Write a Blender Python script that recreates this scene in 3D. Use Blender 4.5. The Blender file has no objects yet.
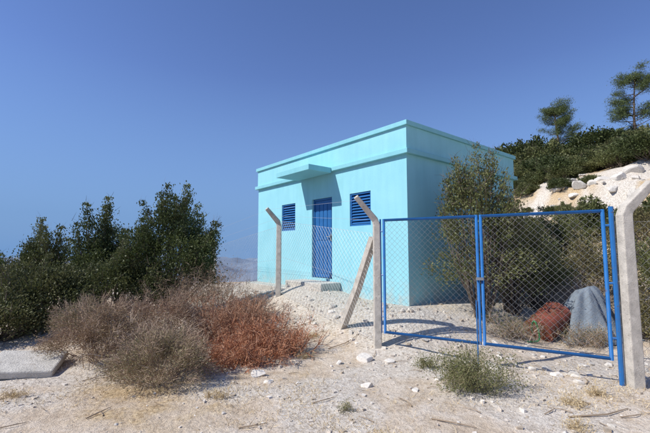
import bpy, math, numpy as np
from mathutils import Vector
R=np.random.default_rng(7)
scene=bpy.context.scene
COL=scene.collection
# ---------------------------------------------------------------- noise
def _h(i,j,s=0):
    n=(i.astype(np.int64)*374761393+j.astype(np.int64)*668265263+s*1442695041)&0x7fffffff
    n=((n^(n>>13))*1274126177)&0x7fffffff
    return ((n^(n>>16))&0xffff)/65535.0
def vn(x,y,s=0):
    x=np.asarray(x,float);y=np.asarray(y,float)
    i=np.floor(x);j=np.floor(y);fx=x-i;fy=y-j
    fx=fx*fx*(3-2*fx);fy=fy*fy*(3-2*fy)
    a=_h(i,j,s);b=_h(i+1,j,s);c=_h(i,j+1,s);d=_h(i+1,j+1,s)
    return (a*(1-fx)+b*fx)*(1-fy)+(c*(1-fx)+d*fx)*fy
def fbm(x,y,o=4,s=0):
    r=0;a=.5
    for k in range(o):
        r=r+a*vn(x*2**k+k*17.3,y*2**k-k*9.1,s+k);a*=.5
    return r
def sst(t):
    t=np.clip(t,0,1);return t*t*(3-2*t)
# ---------------------------------------------------------------- terrain
CX,CY=1.68,7.70
UL=np.array([-.632,.775]);UR=np.array([.775,.632]);LA,LB=6.13,4.75
BZ=.48
def bdist(x,y):
    a=(x-CX)*UL[0]+(y-CY)*UL[1];b=(x-CX)*UR[0]+(y-CY)*UR[1]
    da=np.maximum(np.maximum(-a,a-LA),0);db=np.maximum(np.maximum(-b,b-LB),0)
    return np.hypot(da,db)
def hillu(x,y): return .9*x+.44*y-9.5
def H(x,y):
    x=np.asarray(x,float);y=np.asarray(y,float)
    d=bdist(x,y)
    z=.47*(1-sst((d-.3)/1.9))
    z=z+.26*np.exp(-(((x+.42)/1.0)**2+((y-9.5)/1.0)**2))
    u=hillu(x,y);up=(u+np.sqrt(u*u+1))/2
    hl=13.3*np.tanh(.44*up/13.3)
    hl=hl+.9*sst((u-7.2)/.7)*np.exp(-np.maximum(u-8,0)/12)
    bank=sst((u-5.5)/1.5)*(1-sst((u-10)/2))
    hl=hl+bank*(.9*(fbm(x*.9,y*.9,3,51)-.45)+.5*np.abs(fbm(x*1.7,y*1.7,2,53)-.38))
    z=z+hl*sst((x+1)/7)
    r=np.hypot(x,y)
    near=sst((d-.05)/.8)
    z=z+near*(.10*(fbm(x*.45,y*.45,3,3)-.45)+.045*(fbm(x*1.9,y*1.9,3,5)-.45)+.03*(fbm(x*6,y*6,2,8)-.4)*sst((y-3)/4))
    z=z+sst((u-1)/6)*1.3*(fbm(x*.22,y*.22,4,11)-.45)
    z=z+.30*np.exp(-(((x+3.6)/2.6)**2+((y-8.2)/1.8)**2))
    left=sst((4-x)/6)
    z=z-left*np.minimum(np.maximum(r-20,0)*.09,230)
    z=z+left*np.exp(-((r-1300)/300)**2)*(10+95*fbm(x/170+1.3,y/170,4,33))
    m=sst((r-2400)/1000)*(1-sst((r-4300)/900))
    z=z+left*m*(20+190*fbm(x/700+3.7,y/700,3,21)+110*fbm(x/190,y/190,4,27))
    return z
def h1(x,y): return float(H(np.array([x]),np.array([y]))[0])
# ---------------------------------------------------------------- materials
def newmat(name):
    m=bpy.data.materials.new(name);m.use_nodes=True
    nt=m.node_tree;nt.nodes.clear()
    out=nt.nodes.new('ShaderNodeOutputMaterial')
    return m,nt,out
def ramp(nt,fac,stops):
    r=nt.nodes.new('ShaderNodeValToRGB')
    e=r.color_ramp.elements
    while len(e)<len(stops): e.new(.5)
    for q,(p,c) in zip(e,stops):
        q.position=p;q.color=(*c,1) if len(c)==3 else c
    nt.links.new(fac,r.inputs[0]);return r.outputs[0]
def mixc(nt,f,a,b,bt='MIX'):
    m=nt.nodes.new('ShaderNodeMix');m.data_type='RGBA';m.blend_type=bt
    for s,v in ((m.inputs[0],f),(m.inputs[6],a),(m.inputs[7],b)):
        if hasattr(v,'default_value') or hasattr(v,'is_linked'): nt.links.new(v,s)
        elif isinstance(v,(int,float)): s.default_value=v
        else: s.default_value=(*v,1)
    return m.outputs[2]
def noise(nt,scale,detail=6,rough=.6,co=None):
    n=nt.nodes.new('ShaderNodeTexNoise');n.inputs['Scale'].default_value=scale
    n.inputs['Detail'].default_value=detail;n.inputs['Roughness'].default_value=rough
    if co is not None: nt.links.new(co,n.inputs['Vector'])
    return n.outputs[0]
def bump(nt,h,strength,dist):
    b=nt.nodes.new('ShaderNodeBump');b.inputs['Strength'].default_value=strength
    b.inputs['Distance'].default_value=dist;nt.links.new(h,b.inputs['Height']);return b.outputs[0]
def principled(nt,out,col,rough=.9,nrm=None,metal=0,spec=.3):
    p=nt.nodes.new('ShaderNodeBsdfPrincipled')
    if hasattr(col,'is_linked'): nt.links.new(col,p.inputs['Base Color'])
    else: p.inputs['Base Color'].default_value=(*col,1)
    p.inputs['Roughness'].default_value=rough;p.inputs['Metallic'].default_value=metal
    p.inputs['Specular IOR Level'].default_value=spec
    if nrm is not None: nt.links.new(nrm,p.inputs['Normal'])
    nt.links.new(p.outputs[0],out.inputs[0]);return p
def geo(nt): return nt.nodes.new('ShaderNodeNewGeometry').outputs['Position']
def mat_tint(name,trans=.0,rough=.8,spec=.15,nsc=0,var=.25):
    m,nt,out=newmat(name)
    a=nt.nodes.new('ShaderNodeAttribute');a.attribute_name='tint'
    c=a.outputs['Color']
    if nsc:
        v=ramp(nt,noise(nt,nsc,3,.6,geo(nt)),[(.3,(1-var,)*3),(.7,(1+var,)*3)])
        c=mixc(nt,1.0,c,v,'MULTIPLY')
    if trans>0:
        p=nt.nodes.new('ShaderNodeBsdfPrincipled');nt.links.new(c,p.inputs['Base Color']);p.inputs['Roughness'].default_value=rough;p.inputs['Specular IOR Level'].default_value=spec
        t=nt.nodes.new('ShaderNodeBsdfTranslucent');nt.links.new(c,t.inputs[0])
        mx=nt.nodes.new('ShaderNodeMixShader');mx.inputs[0].default_value=trans
        nt.links.new(p.outputs[0],mx.inputs[1]);nt.links.new(t.outputs[0],mx.inputs[2])
        nt.links.new(mx.outputs[0],out.inputs[0])
    elif spec==0:
        d=nt.nodes.new('ShaderNodeBsdfDiffuse');nt.links.new(c,d.inputs[0]);nt.links.new(d.outputs[0],out.inputs[0])
    else: principled(nt,out,c,rough,spec=spec)
    return m
M_leaf=mat_tint('leaf_foliage',.25,.55,.3)
M_twig=mat_tint('dry_twig',0,.9,0)
M_bark=mat_tint('bark',0,.95,0)
M_straw=mat_tint('dry_straw',0,.8,0)
M_stone=mat_tint('limestone',0,.95,.1,25,.22)

def mat_ground():
    m,nt,out=newmat('sandy_ground')
    P=geo(nt)
    a=nt.nodes.new('ShaderNodeAttribute');a.attribute_name='tint'
    sep=nt.nodes.new('ShaderNodeSeparateColor');nt.links.new(a.outputs['Color'],sep.inputs[0])
    big=noise(nt,.7,4,.6,P);mid=noise(nt,3.2,6,.68,P);fine=noise(nt,22,5,.75,P);grit=noise(nt,110,2,.7,P)
    sand=ramp(nt,mid,[(.28,(.50,.39,.285)),(.45,(.67,.55,.42)),(.58,(.76,.65,.53)),(.75,(.82,.745,.64))])
    straw=ramp(nt,fine,[(.3,(.32,.21,.11)),(.5,(.55,.40,.225)),(.7,(.70,.55,.345))])
    sm=nt.nodes.new('ShaderNodeMath');sm.operation='ADD';nt.links.new(big,sm.inputs[0]);nt.links.new(mid,sm.inputs[1])
    ml=nt.nodes.new('ShaderNodeMath');ml.operation='MULTIPLY';nt.links.new(sm.outputs[0],ml.inputs[0]);ml.inputs[1].default_value=.5
    ad=nt.nodes.new('ShaderNodeMath');ad.operation='ADD';nt.links.new(ml.outputs[0],ad.inputs[0]);
    gs=nt.nodes.new('ShaderNodeMath');gs.operation='MULTIPLY_ADD';nt.links.new(sep.outputs[0],gs.inputs[0]);gs.inputs[1].default_value=.45;gs.inputs[2].default_value=-.20
    nt.links.new(gs.outputs[0],ad.inputs[1])
    f=ramp(nt,ad.outputs[0],[(.44,(0,0,0)),(.56,(.9,.9,.9))])
    c=mixc(nt,f,sand,straw)
    lime=ramp(nt,fine,[(.32,(.50,.45,.38)),(.5,(.72,.67,.60)),(.68,(.82,.785,.72))])
    c=mixc(nt,sep.outputs[1],c,lime)
    g=ramp(nt,fine,[(.3,(.72,.69,.66)),(.52,(1,1,1)),(.72,(1.1,1.1,1.1))])
    c=mixc(nt,.9,c,g,'MULTIPLY')
    g2=ramp(nt,grit,[(.33,(.70,.67,.63)),(.5,(1,1,1)),(.7,(1.12,1.12,1.12))])
    c=mixc(nt,.85,c,g2,'MULTIPLY')
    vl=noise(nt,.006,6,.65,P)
    c=mixc(nt,sep.outputs[2],c,ramp(nt,vl,[(.35,(.12,.18,.27)),(.65,(.20,.26,.35))]))  # aerial haze painted into the far ground as a blue-grey colour mix
    ad2=nt.nodes.new('ShaderNodeMath');ad2.operation='MULTIPLY_ADD';nt.links.new(fine,ad2.inputs[0]);ad2.inputs[1].default_value=.6;nt.links.new(mid,ad2.inputs[2])
    ad3=nt.nodes.new('ShaderNodeMath');ad3.operation='MULTIPLY_ADD';nt.links.new(grit,ad3.inputs[0]);ad3.inputs[1].default_value=.15;nt.links.new(ad2.outputs[0],ad3.inputs[2])
    principled(nt,out,c,.95,bump(nt,ad3.outputs[0],.9,.055),spec=.1)
    return m
M_ground=mat_ground()

def mat_wall(name,base,dirt=(.52,.47,.39)):
    m,nt,out=newmat(name)
    P=geo(nt)
    sx=nt.nodes.new('ShaderNodeSeparateXYZ');nt.links.new(P,sx.inputs[0])
    n1=noise(nt,1.6,5,.55,P)
    mp=nt.nodes.new('ShaderNodeMapping');mp.inputs['Scale'].default_value=(7,7,.7);nt.links.new(P,mp.inputs[0])
    n2=noise(nt,1.0,5,.6,mp.outputs[0])
    c=mixc(nt,1.0,base,ramp(nt,n1,[(.3,(.92,.95,.95)),(.7,(1.06,1.03,1.03))]),'MULTIPLY')
    c=mixc(nt,.6,c,ramp(nt,n2,[(.3,(.90,.92,.92)),(.65,(1.04,1.03,1.03))]),'MULTIPLY')
    mr=nt.nodes.new('ShaderNodeMapRange');nt.links.new(sx.outputs[2],mr.inputs[0])
    mr.inputs[1].default_value=.45;mr.inputs[2].default_value=1.05;mr.inputs[3].default_value=.7;mr.inputs[4].default_value=0
    n3=noise(nt,5,6,.7,P)
    mm=nt.nodes.new('ShaderNodeMath');mm.operation='MULTIPLY';nt.links.new(mr.outputs[0],mm.inputs[0])
    nt.links.new(ramp(nt,n3,[(.38,(0,0,0)),(.62,(1,1,1))]),mm.inputs[1])
    c=mixc(nt,mm.outputs[0],c,dirt)
    fb=noise(nt,60,5,.7,P)
    principled(nt,out,c,.85,bump(nt,fb,.35,.012),spec=.2)
    return m
M_wall=mat_wall('cyan_plaster',(.285,.615,.690))
M_trim=mat_wall('cyan_trim',(.240,.555,.620))
def mat_simple(name,col,rough=.6,var=.2,sc=8,bs=.3,bd=.01,metal=0,spec=.3,rust=None,rt=.60):
    m,nt,out=newmat(name);P=geo(nt)
    n=noise(nt,sc,6,.65,P)
    c=mixc(nt,1.0,col,ramp(nt,n,[(.3,(1-var,)*3),(.7,(1+var,)*3)]),'MULTIPLY')
    if rust:
        n2=noise(nt,sc*2.3,7,.7,P);c=mixc(nt,ramp(nt,n2,[(rt,(0,0,0)),(rt+.06,(1,1,1))]),c,rust)
    principled(nt,out,c,rough,bump(nt,noise(nt,sc*9,4,.7,P),bs,bd) if bs else None,metal,spec)
    return m
M_blue=mat_simple('blue_gate_paint',(.020,.135,.37),.4,.15,6,.1,.003,rust=(.09,.09,.12),spec=.45)
M_door=mat_simple('blue_door_paint',(.022,.125,.33),.45,.12,4,.1,.004)
M_louvre=mat_simple('blue_louvre_paint',(.024,.135,.36),.45,.1,4,.1,.003)
M_dark=mat_simple('dark_interior',(.012,.014,.018),.9,.1)
M_conc=mat_simple('weathered_concrete',(.56,.51,.44),.95,.25,9,.7,.018,rust=(.36,.32,.27))
M_slab=mat_simple('pale_concrete',(.62,.58,.51),.95,.22,5,.8,.03,rust=(.46,.41,.34),rt=.58)
M_wire=mat_simple('galvanised_wire',(.36,.37,.38),.5,.1,10,0,.001,.4)
M_steel=mat_simple('steel_bracket',(.25,.26,.27),.5,.1,10,.1,.002,.6)
M_green=mat_simple('green_hose',(.03,.22,.08),.5,.1)
M_tarp=mat_simple('grey_sheet',(.20,.235,.27),.7,.2,5,.6,.03)
M_rust=mat_simple('rusty_red_metal',(.22,.060,.040),.75,.3,7,.4,.006,.1,rust=(.14,.06,.03),rt=.5)
# ---------------------------------------------------------------- mesh builder (quads)
class MB:
    def __init__(s): s.v=[];s.f=[];s.m=[];s.t=[];s.n=0
    def add(s,v,f,mat=0,tint=(1,1,1)):
        v=np.asarray(v,float).reshape(-1,3);f=np.asarray(f,np.int64).reshape(-1,4)
        s.v.append(v);s.f.append(f+s.n);s.m.append(np.full(len(f),mat,np.int32))
        t=np.asarray(tint,float)
        if t.ndim==1: t=np.tile(t,(len(v),1))
        s.t.append(t);s.n+=len(v)
    def build(s,name,mats,parent=None,link=True,smooth=False):
        v=np.concatenate(s.v);f=np.concatenate(s.f);mi=np.concatenate(s.m);t=np.concatenate(s.t)
        me=bpy.data.meshes.new(name)
        me.vertices.add(len(v));me.vertices.foreach_set('co',v.ravel())
        me.loops.add(len(f)*4);me.loops.foreach_set('vertex_index',f.ravel().astype(np.int32))
        me.polygons.add(len(f));me.polygons.foreach_set('loop_start',np.arange(len(f),dtype=np.int32)*4)
        me.polygons.foreach_set('material_index',mi)
        me.polygons.foreach_set('use_smooth',np.full(len(f),smooth))
        ca=me.color_attributes.new('tint','FLOAT_COLOR','POINT')
        ca.data.foreach_set('color',np.concatenate([t,np.ones((len(t),1))],1).ravel().astype(np.float32))
        for m in mats: me.materials.append(m)
        me.update(calc_edges=True);me.validate()
        if not link: return me
        o=bpy.data.objects.new(name,me);COL.objects.link(o)
        if parent: o.parent=parent
        return o
BOXF=[[0,3,2,1],[4,5,6,7],[0,1,5,4],[1,2,6,5],[2,3,7,6],[3,0,4,7]]
def box(b,x0,x1,y0,y1,z0,z1,mat=0):
    b.add([[x0,y0,z0],[x1,y0,z0],[x1,y1,z0],[x0,y1,z0],[x0,y0,z1],[x1,y0,z1],[x1,y1,z1],[x0,y1,z1]],BOXF,mat)
def unit(v): return v/(np.linalg.norm(v,axis=-1,keepdims=True)+1e-9)
def tube(b,pts,rad,sides=6,mat=0,tint=(1,1,1),cap=True,sq=False):
    pts=np.asarray(pts,float);n=len(pts)
    rad=np.full(n,rad) if np.isscalar(rad) else np.asarray(rad,float)
    d=np.gradient(pts,axis=0);d=unit(d)
    ref=np.array([0,0,1.]) if abs(d[0][2])<.9 else np.array([1.,0,0])
    vs=[]
    for i in range(n):
        s=unit(np.cross(d[i],ref));u=np.cross(s,d[i])
        ang=np.arange(sides)*2*math.pi/sides+(math.pi/4 if sq else 0)
        vs.append(pts[i]+rad[i]*(np.cos(ang)[:,None]*s+np.sin(ang)[:,None]*u))
    vs=np.concatenate(vs)
    f=[]
    for i in range(n-1):
        for k in range(sides):
            k2=(k+1)%sides
            f.append([i*sides+k,i*sides+k2,(i+1)*sides+k2,(i+1)*sides+k])
    if cap and sides in(4,6,8):
        for base in(0,(n-1)*sides):
            if sides==4: f.append([base,base+1,base+2,base+3])
            elif sides==6: f+= [[base,base+1,base+2,base+3],[base,base+3,base+4,base+5]]
            else: f+=[[base,base+1,base+2,base+3],[base,base+3,base+4,base+7],[base+4,base+5,base+6,base+7]]
    b.add(vs,f,mat,tint)
def wires(b,A,Bp,r,mat=0,tint=(1,1,1)):
    A=np.asarray(A,float);Bp=np.asarray(Bp,float);n=len(A)
    d=unit(Bp-A);ref=np.tile([.31,.21,.93],(n,1));s=unit(np.cross(d,ref));u=np.cross(s,d)
    V=np.zeros((n,6,3))
    for k in range(3):
        a=k*2*math.pi/3
        off=r*(math.cos(a)*s+math.sin(a)*u);V[:,k]=A+off;V[:,k+3]=Bp+off
    F=np.array([[0,1,4,3],[1,2,5,4],[2,0,3,5]])
    f=(np.arange(n)[:,None,None]*6+F[None]).reshape(-1,4)
    b.add(V.reshape(-1,3),f,mat,tint)
def leaves(b,P,L,Wd,mat,tint,rng,up=0.0,dirs=None):
    n=len(P);d=rng.normal(size=(n,3)) if dirs is None else dirs+rng.normal(size=(n,3))*.45
    d[:,2]+=up;d=unit(d);s=unit(np.cross(d,rng.normal(size=(n,3))))
    L=(L*rng.uniform(.6,1.3,n))[:,None];w=(Wd*rng.uniform(.6,1.3,n))[:,None]
    V=np.stack([P-d*L*.5,P+s*w*.5,P+d*L*.5,P-s*w*.5],1).reshape(-1,3)
    f=np.arange(n*4).reshape(-1,4)
    b.add(V,f,mat,np.repeat(tint,4,0))
def ribbons(b,S,D,L,W,mat,tint,rng,bend=.3,droop=0):
    n=len(S);D=unit(D);k=rng.normal(size=(n,3))*bend;k[:,2]-=droop
    L=L[:,None];M=S+D*L*.5+k*L*.12;D2=unit(D+k);E=M+D2*L*.5
    s=unit(np.cross(D,rng.normal(size=(n,3))))*(np.asarray(W).reshape(-1,1)*.5)
    V=np.stack([S-s,S+s,M+s*.75,M-s*.75,E+s*.25,E-s*.25],1).reshape(-1,3)
    F=np.array([[0,1,2,3],[3,2,4,5]])
    f=(np.arange(n)[:,None,None]*6+F[None]).reshape(-1,4)
    b.add(V,f,mat,np.repeat(tint,6,0) if np.ndim(tint)==2 else tint)
    return M,E,D2
def pal(cols,t):
    cols=np.asarray(cols);t=np.clip(t,0,.9999)*(len(cols)-1);i=t.astype(int);f=(t-i)[:,None]
    return cols[i]*(1-f)+cols[i+1]*f
# ---------------------------------------------------------------- broadleaf shrub / tree
DARK=[(.042,.056,.020),(.068,.088,.030),(.105,.128,.043),(.15,.17,.065)]
DARK2=[(.055,.065,.025),(.085,.10,.036),(.125,.138,.05),(.17,.175,.072)]
OLIVE=[(.085,.10,.034),(.125,.14,.048),(.175,.185,.068),(.23,.225,.095)]
MIXB=[(.14,.115,.06),(.18,.16,.07),(.23,.20,.09),(.28,.23,.12)]
BROWNL=[(.21,.135,.09),(.29,.19,.125),(.28,.215,.12),(.39,.285,.195)]
def bush_mesh(name,seed,rx,ry,hh,ncl,nlf,clr,ll,cols,z0=.12,shoots=14,link=True,loc=None,trunk=.05,barkc=(.15,.12,.095),tw=5,rad_pow=.42,sh_sc=.6,stag=.6):
    rng=np.random.default_rng(seed);b=MB()
    d=unit(rng.normal(size=(ncl,3)));d[:,2]=np.abs(d[:,2])*1.0-.35
    lump=.72+.5*vn(d[:,0]*2.1+seed,d[:,1]*2.1+d[:,2]*1.7,seed)
    r=rng.uniform(.2,1,ncl)**rad_pow
    cz=hh*.40
    C=np.stack([d[:,0]*rx*r*lump,d[:,1]*ry*r*lump,cz+d[:,2]*(hh*stag)*r*lump],1)
    C[:,2]=np.maximum(C[:,2],z0+.05)
    ex=[]
    for k in range(shoots):
        a=rng.uniform(0,6.28);q=rng.uniform(.0,.85)**.6
        x=math.cos(a)*rx*q;y=math.sin(a)*ry*q;top=hh*(.40+.60*math.sqrt(max(0,1-q*q)))*rng.uniform(.85,1.05)
        for j in range(4): ex.append([x*(1-.06*j)+rng.normal()*.02*rx,y*(1-.06*j)+rng.normal()*.02*ry,top-j*clr*.7])
    if ex: C=np.concatenate([C,np.array(ex)])
    n=len(C)
    sc=np.ones(n);sc[ncl:]=sh_sc*np.tile([.65,.9,1.1,1.2],shoots);sc[:ncl]*=rng.uniform(.6,1.25,ncl)
    cnt=(nlf*sc**1.6).astype(int)
    idx=np.repeat(np.arange(n),cnt)
    off=rng.normal(size=(len(idx),3))*np.array([1,1,.8])*clr*.5
    P=C[idx]+off*sc[idx][:,None]
    P[:,2]=np.maximum(P[:,2],.02+rng.uniform(0,.1,len(P)))
    ct=rng.uniform(0,1,n)
    t=np.clip(ct[idx]*.55+rng.uniform(0,.45,len(idx)),0,1)
    out=unit(P-np.array([0,0,hh*.3]))
    leaves(b,P,ll,ll*.55,0,pal(cols,t),rng,.25,out*.8)
    nl=min(n,46)
    for k in rng.choice(n,nl,replace=False):
        c=C[k];st=np.array([rng.normal()*.06*rx,rng.normal()*.06*ry,-.1])
        mid=st*.5+c*.5+rng.normal(size=3)*.07*rx;mid[2]*=.85
        tube(b,[st,st*.75+mid*.25+rng.normal(size=3)*.02,mid,c*.8+mid*.2+rng.normal(size=3)*.02,c],[trunk*.7,trunk*.55,trunk*.35,trunk*.2,trunk*.08],5,1,barkc,False)
    nt_=n*tw;ii=rng.integers(0,n,nt_)
    S=C[ii]+rng.normal(size=(nt_,3))*clr*.25
    ribbons(b,S,unit(S)+rng.normal(size=(nt_,3))*.5,rng.uniform(.4,1.0,nt_)*clr,np.full(nt_,trunk*.10+.003),1,barkc,rng)
    if not link: return b.build(name,[M_leaf,M_bark],link=False)
    o=b.build(name,[M_leaf,M_bark]);o.location=(loc[0],loc[1],h1(*loc)-.03);return o

bush_mesh('evergreen_oak_tree',11,1.28,1.2,2.98,120,300,.27,.058,DARK,loc=(-3.72,9.2),shoots=16)
bush_mesh('evergreen_oak_tree',12,.66,.7,2.78,60,290,.25,.058,DARK,loc=(-5.72,9.6),shoots=8)
bush_mesh('evergreen_oak_tree',13,.74,.7,2.45,60,290,.25,.058,DARK2,loc=(-7.25,9.8),shoots=8)
bush_mesh('evergreen_oak_tree',14,1.0,1.0,1.80,75,290,.27,.055,DARK,loc=(-7.8,8.6),shoots=7)
bush_mesh('evergreen_shrub',15,1.1,.9,1.40,75,270,.25,.050,[(.07,.08,.03),(.10,.11,.042),(.135,.14,.055),(.18,.165,.08)],loc=(-5.6,7.5),shoots=8)
bush_mesh('evergreen_shrub',16,1.2,.9,1.45,75,270,.25,.050,DARK2,loc=(-4.4,8.3),shoots=8)
bush_mesh('evergreen_shrub',17,1.2,1.2,1.9,75,270,.27,.055,DARK,loc=(-9.3,9.2),shoots=6)
bush_mesh('evergreen_shrub',18,.7,.6,1.0,55,240,.23,.045,[(.08,.09,.038),(.11,.12,.048),(.15,.15,.06),(.20,.175,.09)],loc=(-5.5,6.6),shoots=4)
bush_mesh('tall_olive_shrub',21,1.0,.62,3.25,46,140,.24,.052,OLIVE,loc=(3.0,7.35),shoots=46,trunk=.035,sh_sc=.52,rad_pow=.35,tw=8)
bush_mesh('tall_olive_shrub',29,.85,.7,2.4,42,140,.25,.052,OLIVE,loc=(3.85,8.0),shoots=18,trunk=.03)
bush_mesh('olive_shrub',22,.85,.7,1.8,46,150,.24,.05,OLIVE,loc=(4.7,8.5),shoots=14,trunk=.03)
bush_mesh('olive_shrub',23,1.1,.9,1.8,55,150,.25,.05,MIXB,loc=(6.3,9.2),shoots=14,trunk=.03)
bush_mesh('olive_shrub',24,.9,.9,1.8,55,150,.25,.05,OLIVE,loc=(7.4,8.1),shoots=12,trunk=.03)
bush_mesh('olive_shrub',25,.6,.5,.9,45,140,.2,.045,MIXB,loc=(5.75,6.7),shoots=8,trunk=.02)
bush_mesh('olive_shrub',26,1.0,1.0,2.0,60,160,.28,.055,OLIVE,loc=(6.8,11.3),shoots=12,trunk=.03)
bush_mesh('olive_shrub',27,.9,.9,1.6,50,150,.26,.05,DARK,loc=(5.4,10.0),shoots=10,trunk=.03)
bush_mesh('olive_shrub',28,1.2,1.0,1.8,60,160,.28,.055,MIXB,loc=(8.9,10.2),shoots=12,trunk=.03)

hm=[bush_mesh('hillside_shrub',31+i,1,1,[1.3,1.1,1.5][i],50,170,.25,.09,c,shoots=6,link=False,trunk=.03)
    for i,c in enumerate([DARK,[(.065,.08,.03),(.10,.115,.042),(.14,.15,.055),(.18,.175,.075)],OLIVE])]
def hs(x,y,s,k,rot):
    o=bpy.data.objects.new('hillside_shrub',hm[k]);COL.objects.link(o)
    o.location=(x,y,h1(x,y)-.1);o.scale=(s,s,s*.9);o.rotation_euler=(0,0,rot)
for x,y,s,k in [(19.5,27,2.3,0),(23,28,1.7,1),(16.5,29,2.3,1),(15.5,26,1.8,2),(20,24,1.2,2),(22.5,23,1.3,1),(17,31,2.7,0),(14,24,1.7,0),(26,33,2.0,0)]:
    hs(x,y,s,k,x*3)
for i in range(175):
    y=R.uniform(12,42);q=R.uniform(.44,1.05);x=q*y
    u=hillu(x,y)
    if u<2.5 or (6.5<u<10.2 and ((q>.70 and R.uniform()<.88) or R.uniform()<.35)): continue
    if q>.72 and u>10 and R.uniform()<.25: continue
    hs(x,y,R.uniform(.45,1.0)*(1+u/30)*(.5 if 6.2<u<10.2 else 1),int(R.integers(0,3)),R.uniform(0,6))
# ---------------------------------------------------------------- pines
def pine(seed,x,y,ht,wd):
    rng=np.random.default_rng(seed);b=MB()
    lean=rng.normal(size=2)*.05*ht
    T=[np.array([lean[0]*t*t,lean[1]*t*t,ht*t*.97-.2]) for t in np.linspace(0,1,9)]
    tube(b,T,[.12*(1-t*.85)+.01 for t in np.linspace(0,1,9)],7,1,(.16,.12,.09))
    P=[]
    for k in range(30):
        t=rng.uniform(.32,.99);base=np.array([lean[0]*t*t,lean[1]*t*t,ht*t*.97-.2])
        a=rng.uniform(0,6.28);ln=wd*(1.12-t*.72)*rng.uniform(.55,1.15)
        dr=np.array([math.cos(a),math.sin(a),rng.uniform(.2,.7)])
        e=base+dr*ln;m=base+dr*ln*.5+np.array([0,0,-.08*ln])
        tube(b,[base,m,e],[.035,.02,.006],4,1,(.15,.115,.085),False)
        for j in range(6):
            c=base+(e-base)*rng.uniform(.45,1.05)+rng.normal(size=3)*.16
            P.append(c+rng.normal(size=(85,3))*np.array([.21,.21,.12]));
    P=np.concatenate(P);n=len(P)
    leaves(b,P,.24,.028,0,pal([(.065,.095,.03),(.11,.145,.05),(.16,.195,.07)],rng.uniform(0,1,n)),rng,.5)
    o=b.build('pine_tree',[M_leaf,M_bark]);o.location=(x,y,h1(x,y));return o
pine(41,21.4,34,5.9,2.0)
pine(42,25.0,30,6.6,2.3)
# ---------------------------------------------------------------- dry scrub
def scrub(name,seed,x,y,rx,ry,hh,nm,cols,leafc=None,nleaf=0,w=.006,leafl=.02,m2=22):
    rng=np.random.default_rng(seed);b=MB()
    S=np.stack([rng.normal(size=nm)*rx*.35,rng.normal(size=nm)*ry*.35,np.full(nm,-.02)],1)
    D=rng.normal(size=(nm,3))*np.array([rx,ry,0])*.55/hh;D[:,2]=rng.uniform(.5,1.2,nm)
    L=hh*rng.uniform(.5,.95,nm)
    M,E,D2=ribbons(b,S,D,L,np.full(nm,w*1.8),0,pal(cols,rng.uniform(0,.6,nm)),rng,.35)
    allP=[E]
    for lvl,(lf,ww) in enumerate([(.34,.9),(.17,.6)]):
        S2=np.concatenate([M,E,(M+E)/2]) if lvl==0 else np.concatenate([M,E])
        DD=np.concatenate([D2]*(3 if lvl==0 else 2))
        idx=rng.integers(0,len(S2),nm*(8 if lvl==0 else m2))
        S3=S2[idx];D3=DD[idx]+rng.normal(size=(len(idx),3))*.8;D3[:,2]+=.1
        M,E,D2=ribbons(b,S3,D3,hh*lf*rng.uniform(.5,1.2,len(idx)),np.full(len(idx),w*ww),0,pal(cols,rng.uniform(0,1,len(idx))),rng,.5)
        allP+= [M,E]
    if nleaf:
        A=np.concatenate(allP);ii=rng.integers(0,len(A),nleaf)
        P=A[ii]+rng.normal(size=(nleaf,3))*.03
        P[:,2]=np.maximum(P[:,2],.01)
        leaves(b,P,leafl,leafl*.5,1,pal(leafc,rng.uniform(0,1,nleaf)),rng,.3)
    o=b.build(name,[M_twig,M_leaf]);o.location=(x,y,h1(x,y)-.02);return o
GREYB=[(.26,.18,.125),(.36,.26,.185),(.47,.36,.275),(.58,.48,.39)]
REDB=[(.29,.115,.06),(.43,.185,.10),(.53,.265,.155),(.62,.40,.27)]
DRYL=[(.25,.175,.11),(.33,.24,.145),(.29,.25,.12),(.41,.30,.20)]
def dome(seed,x,y,rx,ry,hh,ncl,nlf,cols):
    bush_mesh('dry_shrub',seed,rx,ry,hh,ncl,nlf,.15,.024,cols,z0=.03,shoots=16,loc=(x,y),trunk=.016,barkc=(.40,.295,.215),tw=24,sh_sc=.55)
dome(51,-3.25,5.65,.72,.6,.86,85,145,BROWNL)
dome(52,-2.05,4.90,.62,.5,.70,80,145,[(.21,.17,.10),(.29,.22,.14),(.28,.25,.125),(.39,.31,.21)])
dome(53,-2.65,6.4,.85,.6,.88,80,125,[(.24,.14,.095),(.32,.195,.13),(.38,.26,.175),(.44,.33,.23)])
dome(54,-4.0,6.6,.6,.5,.65,60,140,[(.16,.16,.075),(.21,.19,.095),(.26,.22,.12),(.32,.27,.17)])
scrub('dry_twig_shrub',64,-2.6,5.5,1.0,.8,.70,110,GREYB,DRYL,6000)
scrub('dry_twig_shrub',55,-2.45,7.9,.9,.6,1.05,120,[(.20,.13,.095),(.30,.21,.15),(.39,.29,.21)],DRYL,6000)
RL=[(.30,.115,.06),(.44,.20,.11),(.54,.32,.19)]
scrub('cut_brushwood_pile',56,-.95,6.1,.9,.5,.56,200,REDB,RL,7000,w=.010)
scrub('cut_brushwood_pile',57,-1.6,6.6,.9,.5,.74,170,[(.29,.15,.09),(.40,.23,.145),(.50,.34,.24)],RL,6000,w=.009)
scrub('cut_brushwood_pile',59,-1.25,5.55,.7,.4,.42,140,REDB,RL,5000,w=.009)
scrub('cut_brushwood_pile',58,-1.6,8.0,.8,.4,.60,100,GREYB,REDB,3000,w=.01)
scrub('dry_shrub',60,5.2,7.9,.6,.5,.9,80,GREYB,DRYL,5000)
scrub('dry_shrub',61,3.2,6.75,.6,.3,.45,70,GREYB,OLIVE,3500)
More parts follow.
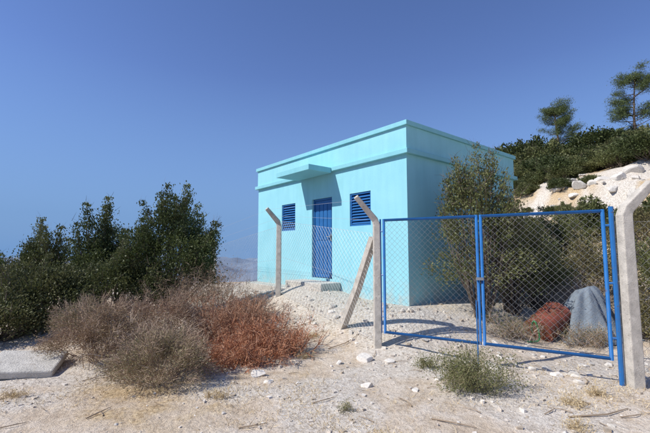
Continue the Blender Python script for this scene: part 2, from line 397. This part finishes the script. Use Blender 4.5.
scrub('dry_shrub',66,4.4,6.5,.5,.25,.40,60,GREYB,MIXB,3500)
GW=[(.12,.135,.05),(.175,.185,.07),(.25,.24,.105)]
GWT=[(.22,.19,.10),(.30,.265,.14),(.38,.33,.2)]
scrub('green_weed_plant',62,1.72,4.58,.52,.30,.46,90,GWT,GW,8000,w=.004,leafl=.022)
scrub('green_weed_plant',63,1.35,5.35,.12,.1,.22,25,GWT,GW,900,w=.004)
scrub('green_weed_plant',65,.2,4.0,.08,.08,.12,18,GWT,GW,300,w=.003,leafl=.015)
for k,(x,y) in enumerate([(-.3,5.9),(2.6,4.1),(3.0,4.35),(-1.2,4.3),(.5,3.3),(-3.4,4.3),(2.3,3.6),(-.2,7.0)]):
    scrub('dry_grass_tuft',200+k,x,y,.14,.12,.14,40,[(.40,.29,.15),(.58,.45,.27),(.70,.58,.38)],[(.5,.38,.2),(.62,.5,.3),(.66,.55,.36)],250,w=.004,m2=10)
# ---------------------------------------------------------------- ground sheet
n=540
t=np.linspace(-1,1,n);k=3.0;T=math.asinh(6000/k)
xs=k*np.sinh(t*T);ys=5+k*np.sinh(t*T)
X,Y=np.meshgrid(xs,ys);Z=H(X,Y)
V=np.stack([X,Y,Z],-1).reshape(-1,3)
i=np.arange(n*n).reshape(n,n)
F=np.stack([i[:-1,:-1],i[:-1,1:],i[1:,1:],i[1:,:-1]],-1).reshape(-1,4)
rr=np.hypot(X,Y);U=hillu(X,Y);bd=bdist(X,Y)
straw=sst((Y-3.5)/6)*.35+.45*np.exp(-(((X+2.2)/2.2)**2+((Y-4.6)/1.2)**2))+sst((U-2)/4)*.6+.4*(fbm(X*.8,Y*.8,3,31)-.4)
straw=np.where(rr>60,.5,straw)
lime=np.maximum((1-sst((bd-.9)/1.2))*.8,.85*sst((U-5.8)/1.0)*(1-sst((U-10.2)/1.5))*sst((fbm(X*.8,Y*.8,4,77)-.36)/.12))
lime=np.maximum(lime,.7*np.exp(-(((X-2.9)/1.8)**2+((Y-5.0)/.8)**2))*sst((fbm(X*2,Y*2,3,9)-.3)/.15))
lime=np.maximum(lime,.6*sst((fbm(X*.9,Y*.9,4,41)-.46)/.1)*(1-sst((U-2)/3)))
haze_paint=.96*sst((rr-30)/1100)  # painted haze amount, grows with distance, stored in the tint's blue channel
tint=np.stack([np.clip(straw,0,1),np.clip(lime,0,1)*(rr<60),haze_paint],-1).reshape(-1,3)
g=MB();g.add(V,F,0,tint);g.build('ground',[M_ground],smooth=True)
# ---------------------------------------------------------------- dry grass, pebbles, rocks
def grass():
    b=MB();rng=np.random.default_rng(70)
    n=190000
    y=rng.uniform(0,1,n)**1.3*13+1.6;x=rng.uniform(-1.05,1.05,n)*(y+1)
    dens=.04+fbm(x*1.1,y*1.1,4,61)+.22*np.exp(-(((x+1.8)/2.6)**2+((y-4.6)/1.4)**2))+.10*sst((y-4)/5)-.07*np.exp(-((y-2.8)/1.0)**2)
    dens+=.14*np.exp(-(((x-2.6)/1.5)**2+((y-4.0)/.7)**2))
    tuft=fbm(x*7,y*7,2,63)
    ok=(dens+.7*(tuft-.4)>rng.uniform(.54,.80,n))&(bdist(x,y)>.15)
    x=x[ok];y=y[ok];m=len(x)
    S=np.stack([x,y,H(x,y)-.01],1)
    D=rng.normal(size=(m,3))*.75;D[:,2]=rng.uniform(.15,1.1,m)
    L=rng.uniform(.03,.12,m)
    ribbons(b,S,D,L,np.full(m,.0045),0,pal([(.40,.28,.14),(.57,.43,.24),(.70,.56,.35),(.76,.66,.46)],rng.uniform(0,1,m)),rng,.6,.3)
    b.build('dry_grass',[M_straw])
grass()
CB=np.array([[-1,-1,-1],[1,-1,-1],[1,1,-1],[-1,1,-1],[-1,-1,1],[1,-1,1],[1,1,1],[-1,1,1]],float)*.6
def pebbles():
    b=MB();rng=np.random.default_rng(80);n=20000
    y=rng.uniform(0,1,n)**1.4*11+1.6;x=rng.uniform(-1.05,1.05,n)*(y+1)
    bd=bdist(x,y)
    w=.2+.9*(fbm(x*.9,y*.9,4,41)>.50)+1.1*np.exp(-(((x-3.0)/1.5)**2+((y-5.0)/.8)**2))+.7*(bd<2)*(bd>.02)
    ok=(rng.uniform(0,1.6,n)<w)&(bd>.03);x=x[ok];y=y[ok];m=len(x)
    s=.004+.032*rng.uniform(0,1,m)**7+.006*rng.uniform(0,1,m)
    s[(bdist(x,y)<1.8)]*=1.4
    V=CB[None]*(1+.45*rng.normal(size=(m,8,3))*.6)*s[:,None,None]*rng.uniform(.6,1.3,(m,1,3))
    a=rng.uniform(0,6.28,m);c,si=np.cos(a)[:,None],np.sin(a)[:,None]
    vx=V[...,0]*c-V[...,1]*si;vy=V[...,0]*si+V[...,1]*c
    V=np.stack([vx+x[:,None],vy+y[:,None],V[...,2]*.7+(H(x,y)+s*.15)[:,None]],-1)
    f=(np.arange(m)[:,None,None]*8+np.array(BOXF)[None]).reshape(-1,4)
    t=np.repeat(pal([(.42,.35,.27),(.58,.51,.43),(.72,.67,.60)],rng.uniform(0,1,m)),8,0)
    b.add(V.reshape(-1,3),f,0,t);b.build('pebbles',[M_stone])
pebbles()
def cubesphere(n):
    vs=[];fs=[];g=np.linspace(-1,1,n)
    for ax in range(3):
        for sg in(-1,1):
            A,B_=np.meshgrid(g,g);C=np.full_like(A,sg)
            p=[None]*3;p[ax]=C;p[(ax+1)%3]=A*sg;p[(ax+2)%3]=B_
            base=sum(len(v) for v in vs);v=np.stack(p,-1).reshape(-1,3);vs.append(v)
            i=np.arange(n*n).reshape(n,n)+base
            fs.append(np.stack([i[:-1,:-1],i[:-1,1:],i[1:,1:],i[1:,:-1]],-1).reshape(-1,4))
    return np.concatenate(vs),np.concatenate(fs)
CS,CF=cubesphere(7)
def rock(b,x,y,s,seed,tint,flat=.65,zo=.12):
    rng=np.random.default_rng(seed)
    v=CS*.35+unit(CS)*.65
    for k in range(9):
        nrm=unit(rng.normal(size=3));dd=rng.uniform(.45,.8);e=np.maximum(v@nrm-dd,0);v=v-e[:,None]*nrm*.95
    v=v*rng.uniform(.7,1.25,3)*s*np.array([1,1,flat])
    a=rng.uniform(0,6.28);M_=np.array([[math.cos(a),-math.sin(a),0],[math.sin(a),math.cos(a),0],[0,0,1]])
    v=v@M_.T+np.array([x,y,h1(x,y)+s*zo])
    b.add(v,CF,0,tint)
LS=(.68,.63,.56)
for k,(x,y,s) in enumerate([(.50,4.72,.085),(.60,5.75,.13),(-.68,4.75,.06),(-.85,5.05,.10),(.95,5.7,.08),(2.3,5.3,.09),(.2,5.6,.06),(1.05,4.55,.045)]):
    b=MB();rock(b,x,y,s,100+k,LS);b.build('limestone_rock',[M_stone])
b=MB();rng=np.random.default_rng(5)
for k in range(250):
    if k<75: x,y=rng.uniform(1.4,4.6),rng.uniform(4.5,6.4);s=rng.uniform(.02,.08)
    elif k<115:
        a=rng.uniform(-.3,6.3);q=rng.uniform(.15,1.6);x=CX+UL[0]*a-UR[0]*q;y=CY+UL[1]*a-UR[1]*q;s=rng.uniform(.025,.085)
    elif k<145: x,y=rng.uniform(-3.5,3),rng.uniform(2.6,5.2);s=rng.uniform(.012,.035)
    else:
        q=rng.uniform(.6,1.0);u=rng.uniform(6.0,10.0);y=(u+9.5)/(.9*q+.44);x=q*y;s=rng.uniform(.08,.42)**1.2
    c=rng.uniform(.70,1.0);rock(b,x,y,s,300+k,tuple(c*q_ for q_ in LS),zo=.02 if k>=145 else .12)
b.build('rubble_stones',[M_stone])
# ---------------------------------------------------------------- building
def empty(name,loc=(0,0,0),rot=0):
    o=bpy.data.objects.new(name,None);COL.objects.link(o);o.location=loc;o.rotation_euler=(0,0,rot);return o
bld=empty('pump_house_building',(CX,CY,BZ),math.atan2(.632,.775))
def part(name,b,mat,bev=0,parent=bld):
    o=b.build(name,mat if isinstance(mat,list) else [mat],parent)
    if bev:
        m=o.modifiers.new('bevel','BEVEL');m.width=bev;m.segments=2;m.limit_method='ANGLE'
    return o
ZW=3.10
OP=[(1.03,1.72,1.68,2.46),(2.38,3.21,.40,2.47),(4.0,4.70,1.68,2.46)]
b=MB()
yc=sorted({0,LA,*[o[0] for o in OP],*[o[1] for o in OP]});zc=[-.6,.40,1.68,2.46,2.47,ZW]
for y0,y1 in zip(yc[:-1],yc[1:]):
    for z0,z1 in zip(zc[:-1],zc[1:]):
        cy,cz=(y0+y1)/2,(z0+z1)/2
        if any(o[0]<cy<o[1] and o[2]<cz<o[3] for o in OP): continue
        b.add([[0,y0,z0],[0,y0,z1],[0,y1,z1],[0,y1,z0]],[[0,1,2,3]])
RD=.14
for y0,y1,z0,z1 in OP:
    b.add([[0,y0,z0],[RD,y0,z0],[RD,y0,z1],[0,y0,z1]],[[0,1,2,3]])
    b.add([[0,y1,z0],[RD,y1,z0],[RD,y1,z1],[0,y1,z1]],[[3,2,1,0]])
    b.add([[0,y0,z1],[RD,y0,z1],[RD,y1,z1],[0,y1,z1]],[[0,1,2,3]])
    b.add([[0,y0,z0],[RD,y0,z0],[RD,y1,z0],[0,y1,z0]],[[3,2,1,0]])
b.add([[0,0,-.6],[LB,0,-.6],[LB,0,ZW],[0,0,ZW]],[[0,1,2,3]])
b.add([[LB,0,-.6],[LB,LA,-.6],[LB,LA,ZW],[LB,0,ZW]],[[0,1,2,3]])
b.add([[LB,LA,-.6],[0,LA,-.6],[0,LA,ZW],[LB,LA,ZW]],[[0,1,2,3]])
part('walls',b,M_wall)
b=MB();
for y0,y1,z0,z1 in OP: b.add([[RD+.02,y0-.02,z0-.02],[RD+.02,y1+.02,z0-.02],[RD+.02,y1+.02,z1+.02],[RD+.02,y0-.02,z1+.02]],[[0,1,2,3]])
part('opening_backing',b,M_dark)
def ring(p,t,z0,z1):
    b=MB();o=[[-p,-p],[LB+p,-p],[LB+p,LA+p],[-p,LA+p]];i=[[-p+t,-p+t],[LB+p-t,-p+t],[LB+p-t,LA+p-t],[-p+t,LA+p-t]]
    v=[[*q,z0] for q in o]+[[*q,z1] for q in o]+[[*q,z0] for q in i]+[[*q,z1] for q in i]
    f=[]
    for k in range(4):
        j=(k+1)%4
        f+=[[k,j,4+j,4+k],[8+j,8+k,12+k,12+j],[4+k,4+j,12+j,12+k],[j,k,8+k,8+j]]
    b.add(v,f);return b
b=MB();box(b,-.09,LB+.09,-.09,LA+.09,ZW,ZW+.10);part('roof_slab_ledge',b,M_trim,.008)
part('parapet_wall',ring(.02,.18,ZW+.10,3.70),M_wall)
part('parapet_coping',ring(.07,.28,3.70,3.80),M_trim,.008)
b=MB();box(b,-.80,-.092,2.30,3.75,ZW-.05,ZW+.085);part('door_canopy',b,M_trim,.008)
y0,y1,z0,z1=OP[1]
b=MB();fx=.05
box(b,fx,fx+.06,y0,y0+.05,z0,z1);box(b,fx,fx+.06,y1-.05,y1,z0,z1);box(b,fx,fx+.06,y0+.05,y1-.05,z1-.05,z1)
part('door_frame',b,M_door,.004)
b=MB();box(b,fx+.02,fx+.055,y0+.055,y1-.055,z0+.015,z1-.055)
for k in range(4):
    ya=y0+.10+k*.165;box(b,fx+.008,fx+.0199,ya,ya+.125,z0+.12,z0+.85);box(b,fx+.008,fx+.0199,ya,ya+.125,z0+.98,z1-.15)
part('door_leaf',b,M_door,.003)
b=MB();box(b,fx-.006,fx+.0075,y0+.09,y0+.13,z0+.95,z0+1.12);tube(b,[[fx-.04,y0+.11,z0+1.06],[fx-.04,y0+.23,z0+1.06]],.011,6);tube(b,[[fx,y0+.11,z0+1.06],[fx-.045,y0+.11,z0+1.06]],.011,6)
part('door_handle',b,M_steel)
for wi,(y0,y1,z0,z1) in enumerate([OP[0],OP[2]]):
    b=MB();fx=.02
    box(b,fx,fx+.07,y0,y0+.04,z0,z1);box(b,fx,fx+.07,y1-.04,y1,z0,z1);box(b,fx,fx+.07,y0+.04,y1-.04,z1-.04,z1);box(b,fx,fx+.07,y0+.04,y1-.04,z0,z0+.04)
    part('window_frame_%d'%(wi+1),b,M_louvre,.003)
    b=MB();ns=10
    for k in range(ns):
        zz=z0+.05+k*(z1-z0-.10)/ns
        b.add([[fx+.004,y0+.042,zz],[fx+.004,y1-.042,zz],[fx+.060,y1-.042,zz+.055],[fx+.060,y0+.042,zz+.055],
               [fx+.004,y0+.042,zz+.006],[fx+.004,y1-.042,zz+.006],[fx+.060,y1-.042,zz+.061],[fx+.060,y0+.042,zz+.061]],BOXF)
    part('window_louvres_%d'%(wi+1),b,M_louvre)
b=MB();box(b,-.62,-.003,2.05,3.55,-.3,.34)
part('entrance_step',b,M_slab,.02)
b=MB();box(b,-.50,-.003,3.56,6.1,-.3,.12);part('wall_apron',b,M_slab,.02)
# ---------------------------------------------------------------- fence posts
def fpost(name,x,y,ht,w,adir,al=.5):
    b=MB();z=h1(x,y)-.25;zt=h1(x,y)+ht
    ad=np.array([*adir,0.]);ad=ad/np.linalg.norm(ad)
    p0=np.array([x,y,z]);p1=np.array([x,y,zt]);p2=p1+ad*al*.66+np.array([0,0,al*.75])
    r=w*.707
    tube(b,[p0,p0*.5+p1*.5,p1-np.array([0,0,.02]),p1+ad*.03+np.array([0,0,.06]),p2],[r*1.05,r,r*.95,r*.9,r*.68],4,0,(1,1,1),True,True)
    o=b.build(name,[M_conc]);m=o.modifiers.new('bevel','BEVEL');m.width=.012;m.segments=2
    return o,p2
A=(3.60,4.56);Bq=(.84,6.2);C=(-1.12,9.25);Dp=(-3.9,13.4);E=(6.6,3.9)
_,tB=fpost('concrete_fence_post',*Bq,1.97,.115,(-.9,-.35),.56)
_,tC=fpost('concrete_fence_post',*C,1.72,.12,(-.85,-.5),.5)
_,tD=fpost('concrete_fence_post',*Dp,1.8,.12,(-.85,-.5),.5)
_,tA=fpost('concrete_fence_post',*A,2.02,.135,(.8,-.1),.5)
_,tE=fpost('concrete_fence_post',*E,2.0,.13,(.3,-.8),.5)
b=MB();zb=h1(.30,7.15)
tube(b,[[.27,7.22,zb-.12],[.55,6.72,zb+.72],[.80,6.30,zb+1.62]],[.085,.08,.075],4,0,(1,1,1),True,True)
b.build('concrete_brace_strut',[M_conc])
def link(b,p,q,zp,zq,h,pitch=.075,r=.0016,bulge=.0,edge=True):
    p=np.array(p,float);q=np.array(q,float);W=np.linalg.norm(q-p);ax=(q-p)/W;nr=np.array([-ax[1],ax[0]])
    A_=[];B_=[]
    step=pitch*1.414
    for sg in(1,-1):
        c0=-W if sg>0 else 0
        for c in np.arange(c0,c0+W+h,step):
            if sg>0: u0,u1=max(0,-c),min(W,h-c)
            else: u0,u1=max(0,c-h),min(W,c)
            if u1-u0<.01: continue
            us=np.linspace(u0,u1,max(2,int((u1-u0)/.35)+1))
            vs=sg*us+c
            bl=bulge*np.sin(us/W*math.pi)*np.sin(np.clip(vs/h,0,1)*math.pi)*(1+.4*np.sin(us*5+vs*3))+sg*r
            P=np.stack([p[0]+ax[0]*us+nr[0]*bl,p[1]+ax[1]*us+nr[1]*bl,zp+(zq-zp)*us/W+vs],1)
            A_.append(P[:-1]);B_.append(P[1:])
    wires(b,np.concatenate(A_),np.concatenate(B_),r)
    if edge:
        for v in(0.02,h*.5,h-.01): wires(b,[[*p,zp+v]],[[*q,zq+v]],r*1.4)
def fence(p,q,h,tp=None,tq=None):
    b=MB();link(b,p,q,h1(*p)+.08,h1(*q)+.08,h,bulge=.03)
    if tp is not None:
        for f in(.35,.9):
            a=np.array([*p,h1(*p)+h+.1])*(1-f)+tp*f;c=np.array([*q,h1(*q)+h+.1])*(1-f)+tq*f
            wires(b,[a],[c],.002)
    b.build('chain_link_fence',[M_wire])
fence((Bq[0]-.04,Bq[1]+.07),(C[0]+.04,C[1]-.07),1.72,tB,tC)
fence((C[0]-.04,C[1]+.06),(Dp[0]+.04,Dp[1]-.07),1.6,tC,tD)
fence((A[0]+.09,A[1]-.01),(E[0]-.1,E[1]),1.85,tA,tE)
# ---------------------------------------------------------------- gate
gate=empty('blue_double_gate')
g0=np.array([.95,6.135]);g1=np.array([3.42,4.665]);ax=(g1-g0)/np.linalg.norm(g1-g0);GW_=np.linalg.norm(g1-g0)
zt,zb_=2.10,.29
def gp(u,z,off=0): return [g0[0]+ax[0]*u-ax[1]*off,g0[1]+ax[1]*u+ax[0]*off,z]
pr=.022
for li,(u0,u1) in enumerate([(0,GW_*.5-.028),(GW_*.5+.028,GW_)]):
    b=MB()
    tube(b,[gp(u0,zb_),gp(u0,zt)],pr,8);tube(b,[gp(u1,zb_),gp(u1,zt)],pr,8)
    tube(b,[gp(u0,zt-.02),gp(u1,zt-.02)],pr*.97,8);tube(b,[gp(u0,zb_+.02),gp(u1,zb_+.02)],pr*.97,8)
    b.build('gate_leaf_frame_%d'%(li+1),[M_blue],gate,smooth=True)
    b=MB();link(b,gp(u0+pr,0)[:2],gp(u1-pr,0)[:2],zb_+.03,zb_+.03,zt-zb_-.06,.062,.0016,.025,False)
    b.build('gate_mesh_%d'%(li+1),[M_wire],gate)
b=MB()
tube(b,[gp(GW_+.085,h1(*g1)-.2),gp(GW_+.085,zt+.03)],.028,8);tube(b,[gp(-.06,zb_),gp(-.06,zt)],.014,8)
for z in(.55,1.2,1.9):
    tube(b,[gp(GW_+.02,z),gp(GW_+.07,z)],.016,6);tube(b,[gp(-.05,z),gp(-.01,z)],.014,6)
tube(b,[gp(GW_*.5-.06,h1(2.1,5.4)-.02,-.03),gp(GW_*.5-.06,.9,-.03)],.01,6)
b.build('gate_posts_and_hinges',[M_blue],gate)
b=MB();box(b,-.05,.05,-.012,.012,-.02,.02);o=b.build('gate_latch',[M_steel],gate)
m_=gp(GW_*.5,1.2,-.045);o.location=m_;o.rotation_euler=(0,0,math.atan2(ax[1],ax[0]))
# ---------------------------------------------------------------- things in the yard
nn=60;uu=np.linspace(-1,1,nn);UU,VV=np.meshgrid(uu,uu)
ang=np.arctan2(VV,UU);rad=np.sqrt(UU**2+VV**2)
wob=1+.16*np.sin(ang*3+.7)+.08*np.sin(ang*7)
hx=UU*.72*wob;hy=VV*.58*wob
peak=.9*np.exp(-(((UU-.22)/.50)**2+(VV/.55)**2))+.60*np.exp(-(((UU+.40)/.42)**2+((VV+.1)/.45)**2))
hgt=.92*np.clip(peak,0,1.05)*sst((1.12-rad)/.5)
hgt=hgt+(.14*(fbm(UU*3+5,VV*3,4,91)-.45)+.035*np.sin(ang*11+rad*5+3*fbm(UU*2,VV*2,2,7))*sst(rad/.4))*sst((1.15-rad)/.4)+.025*fbm(UU*8,VV*8,2,17)
zc_=H(4.82+hx,7.15+hy)
b=MB();V_=np.stack([4.82+hx,7.15+hy,zc_+hgt],-1).reshape(-1,3);i=np.arange(nn*nn).reshape(nn,nn)
b.add(V_,np.stack([i[:-1,:-1],i[:-1,1:],i[1:,1:],i[1:,:-1]],-1).reshape(-1,4))
b.build('draped_grey_sheet',[M_tarp],smooth=True)
b=MB();cx,cy=4.05,7.05;cz=h1(cx,cy)+.24;axd=unit(np.array([.62,.35,.30]))
prof=[(-.42,.0),(-.42,.25),(-.41,.285),(-.39,.27),(-.16,.27),(-.14,.285),(-.12,.27),(.12,.27),(.14,.285),(.16,.27),(.39,.27),(.41,.285),(.42,.25),(.40,.245),(.40,.0)]
s_=unit(np.cross(axd,[0,0,1.]));u_=np.cross(s_,axd);ns=28;vs=[];fs=[]
for a_,r_ in prof:
    an=np.arange(ns)*2*math.pi/ns
    vs.append(np.array([cx,cy,cz])+axd*a_*.85+.92*r_*(np.cos(an)[:,None]*s_+np.sin(an)[:,None]*u_)*(1+.03*np.sin(an*3)[:,None]))
for q in range(len(prof)-1):
    for k in range(ns): fs.append([q*ns+k,q*ns+(k+1)%ns,(q+1)*ns+(k+1)%ns,(q+1)*ns+k])
b.add(np.concatenate(vs),fs);b.build('rusty_steel_drum',[M_rust])
P=[]
for t_ in np.linspace(0,1,26):
    x=3.45+.35*t_+.10*math.sin(t_*7);y=6.5+.45*t_+.12*math.cos(t_*6);P.append([x,y,h1(x,y)+.02+.35*math.exp(-((t_-.55)/.2)**2)])
b=MB();tube(b,P,.014,6);b.build('green_garden_hose',[M_green],smooth=True)
b=MB()
v=np.array([[-.40,-.34,0],[.39,-.37,0],[.42,.31,0],[-.35,.36,0],[-.40,-.34,.10],[.39,-.37,.10],[.42,.31,.10],[-.35,.36,.10]])
b.add(v,BOXF);o=b.build('broken_concrete_slab',[M_slab]);o.location=(-3.93,5.12,h1(-3.93,5.12)+.05);o.rotation_euler=(.14,.08,.40)
m=o.modifiers.new('bevel','BEVEL');m.width=.02;m.segments=2
b=MB();rng=np.random.default_rng(44)
ST=[(-2.3,3.2,.3,.5),(-.2,3.4,1.2,.35),(1.2,3.7,-.4,.4),(2.7,3.9,.2,.7),(.3,6.5,.6,.6),(-.6,7.6,.2,.9)]
ST+=[(rng.uniform(-3,3.2),rng.uniform(3.0,6.6),rng.uniform(0,3.1),rng.uniform(.08,.3)) for _ in range(60)]
for x,y,a,l in ST:
    d=np.array([math.cos(a),math.sin(a)])*l*.5;w_=.004+.008*min(l,.7)
    tube(b,[[x-d[0],y-d[1],h1(x-d[0],y-d[1])+.01],[x+.06*l,y-.08*l,h1(x,y)+.022],[x+d[0],y+d[1],h1(x+d[0],y+d[1])+.01]],[w_,w_*.8,w_*.4],5,0,(.32,.245,.175))
b.build('fallen_sticks',[M_twig])
# ---------------------------------------------------------------- light, sky, camera
EL=math.radians(45);S2=(-.944,-.329)
az=math.atan2(S2[0],S2[1])
w=bpy.data.worlds.new('World');scene.world=w;w.use_nodes=True
nt=w.node_tree;nt.nodes.clear()
sky=nt.nodes.new('ShaderNodeTexSky');sky.sky_type='NISHITA';sky.sun_disc=False
sky.sun_elevation=EL;sky.sun_rotation=az%(2*math.pi);sky.altitude=0;sky.air_density=1.0;sky.dust_density=.05;sky.ozone_density=4.0
tint_=mixc(nt,1.0,sky.outputs[0],(.97,.98,1.26),'MULTIPLY')
tc=nt.nodes.new('ShaderNodeTexCoord');sx=nt.nodes.new('ShaderNodeSeparateXYZ');nt.links.new(tc.outputs['Generated'],sx.inputs[0])
f=ramp(nt,sx.outputs[2],[(0,(1,1,1)),(.08,(.9,.9,.9)),(.42,(0,0,0))])
c=mixc(nt,f,tint_,(1.50,2.85,5.35))
bg=nt.nodes.new('ShaderNodeBackground');bg.inputs[1].default_value=.115
wo=nt.nodes.new('ShaderNodeOutputWorld');nt.links.new(c,bg.inputs[0]);nt.links.new(bg.outputs[0],wo.inputs[0])
sl=bpy.data.lights.new('sun','SUN');sl.energy=5.0;sl.angle=math.radians(.5);sl.color=(1,.97,.91)
so=bpy.data.objects.new('sun',sl);COL.objects.link(so)
sv=Vector((S2[0]*math.cos(EL),S2[1]*math.cos(EL),math.sin(EL)))
so.rotation_euler=sv.to_track_quat('Z','Y').to_euler();so.location=(-20,-10,30)
cd=bpy.data.cameras.new('camera');cam=bpy.data.objects.new('camera',cd);COL.objects.link(cam)
cd.sensor_width=36;cd.lens=21.05;cd.clip_start=.05;cd.clip_end=20000
cam.location=(0,0,1.6);cam.rotation_euler=(math.radians(95.04),0,0)
scene.camera=cam
scene.view_settings.view_transform='Standard';scene.view_settings.look='None';scene.view_settings.exposure=0
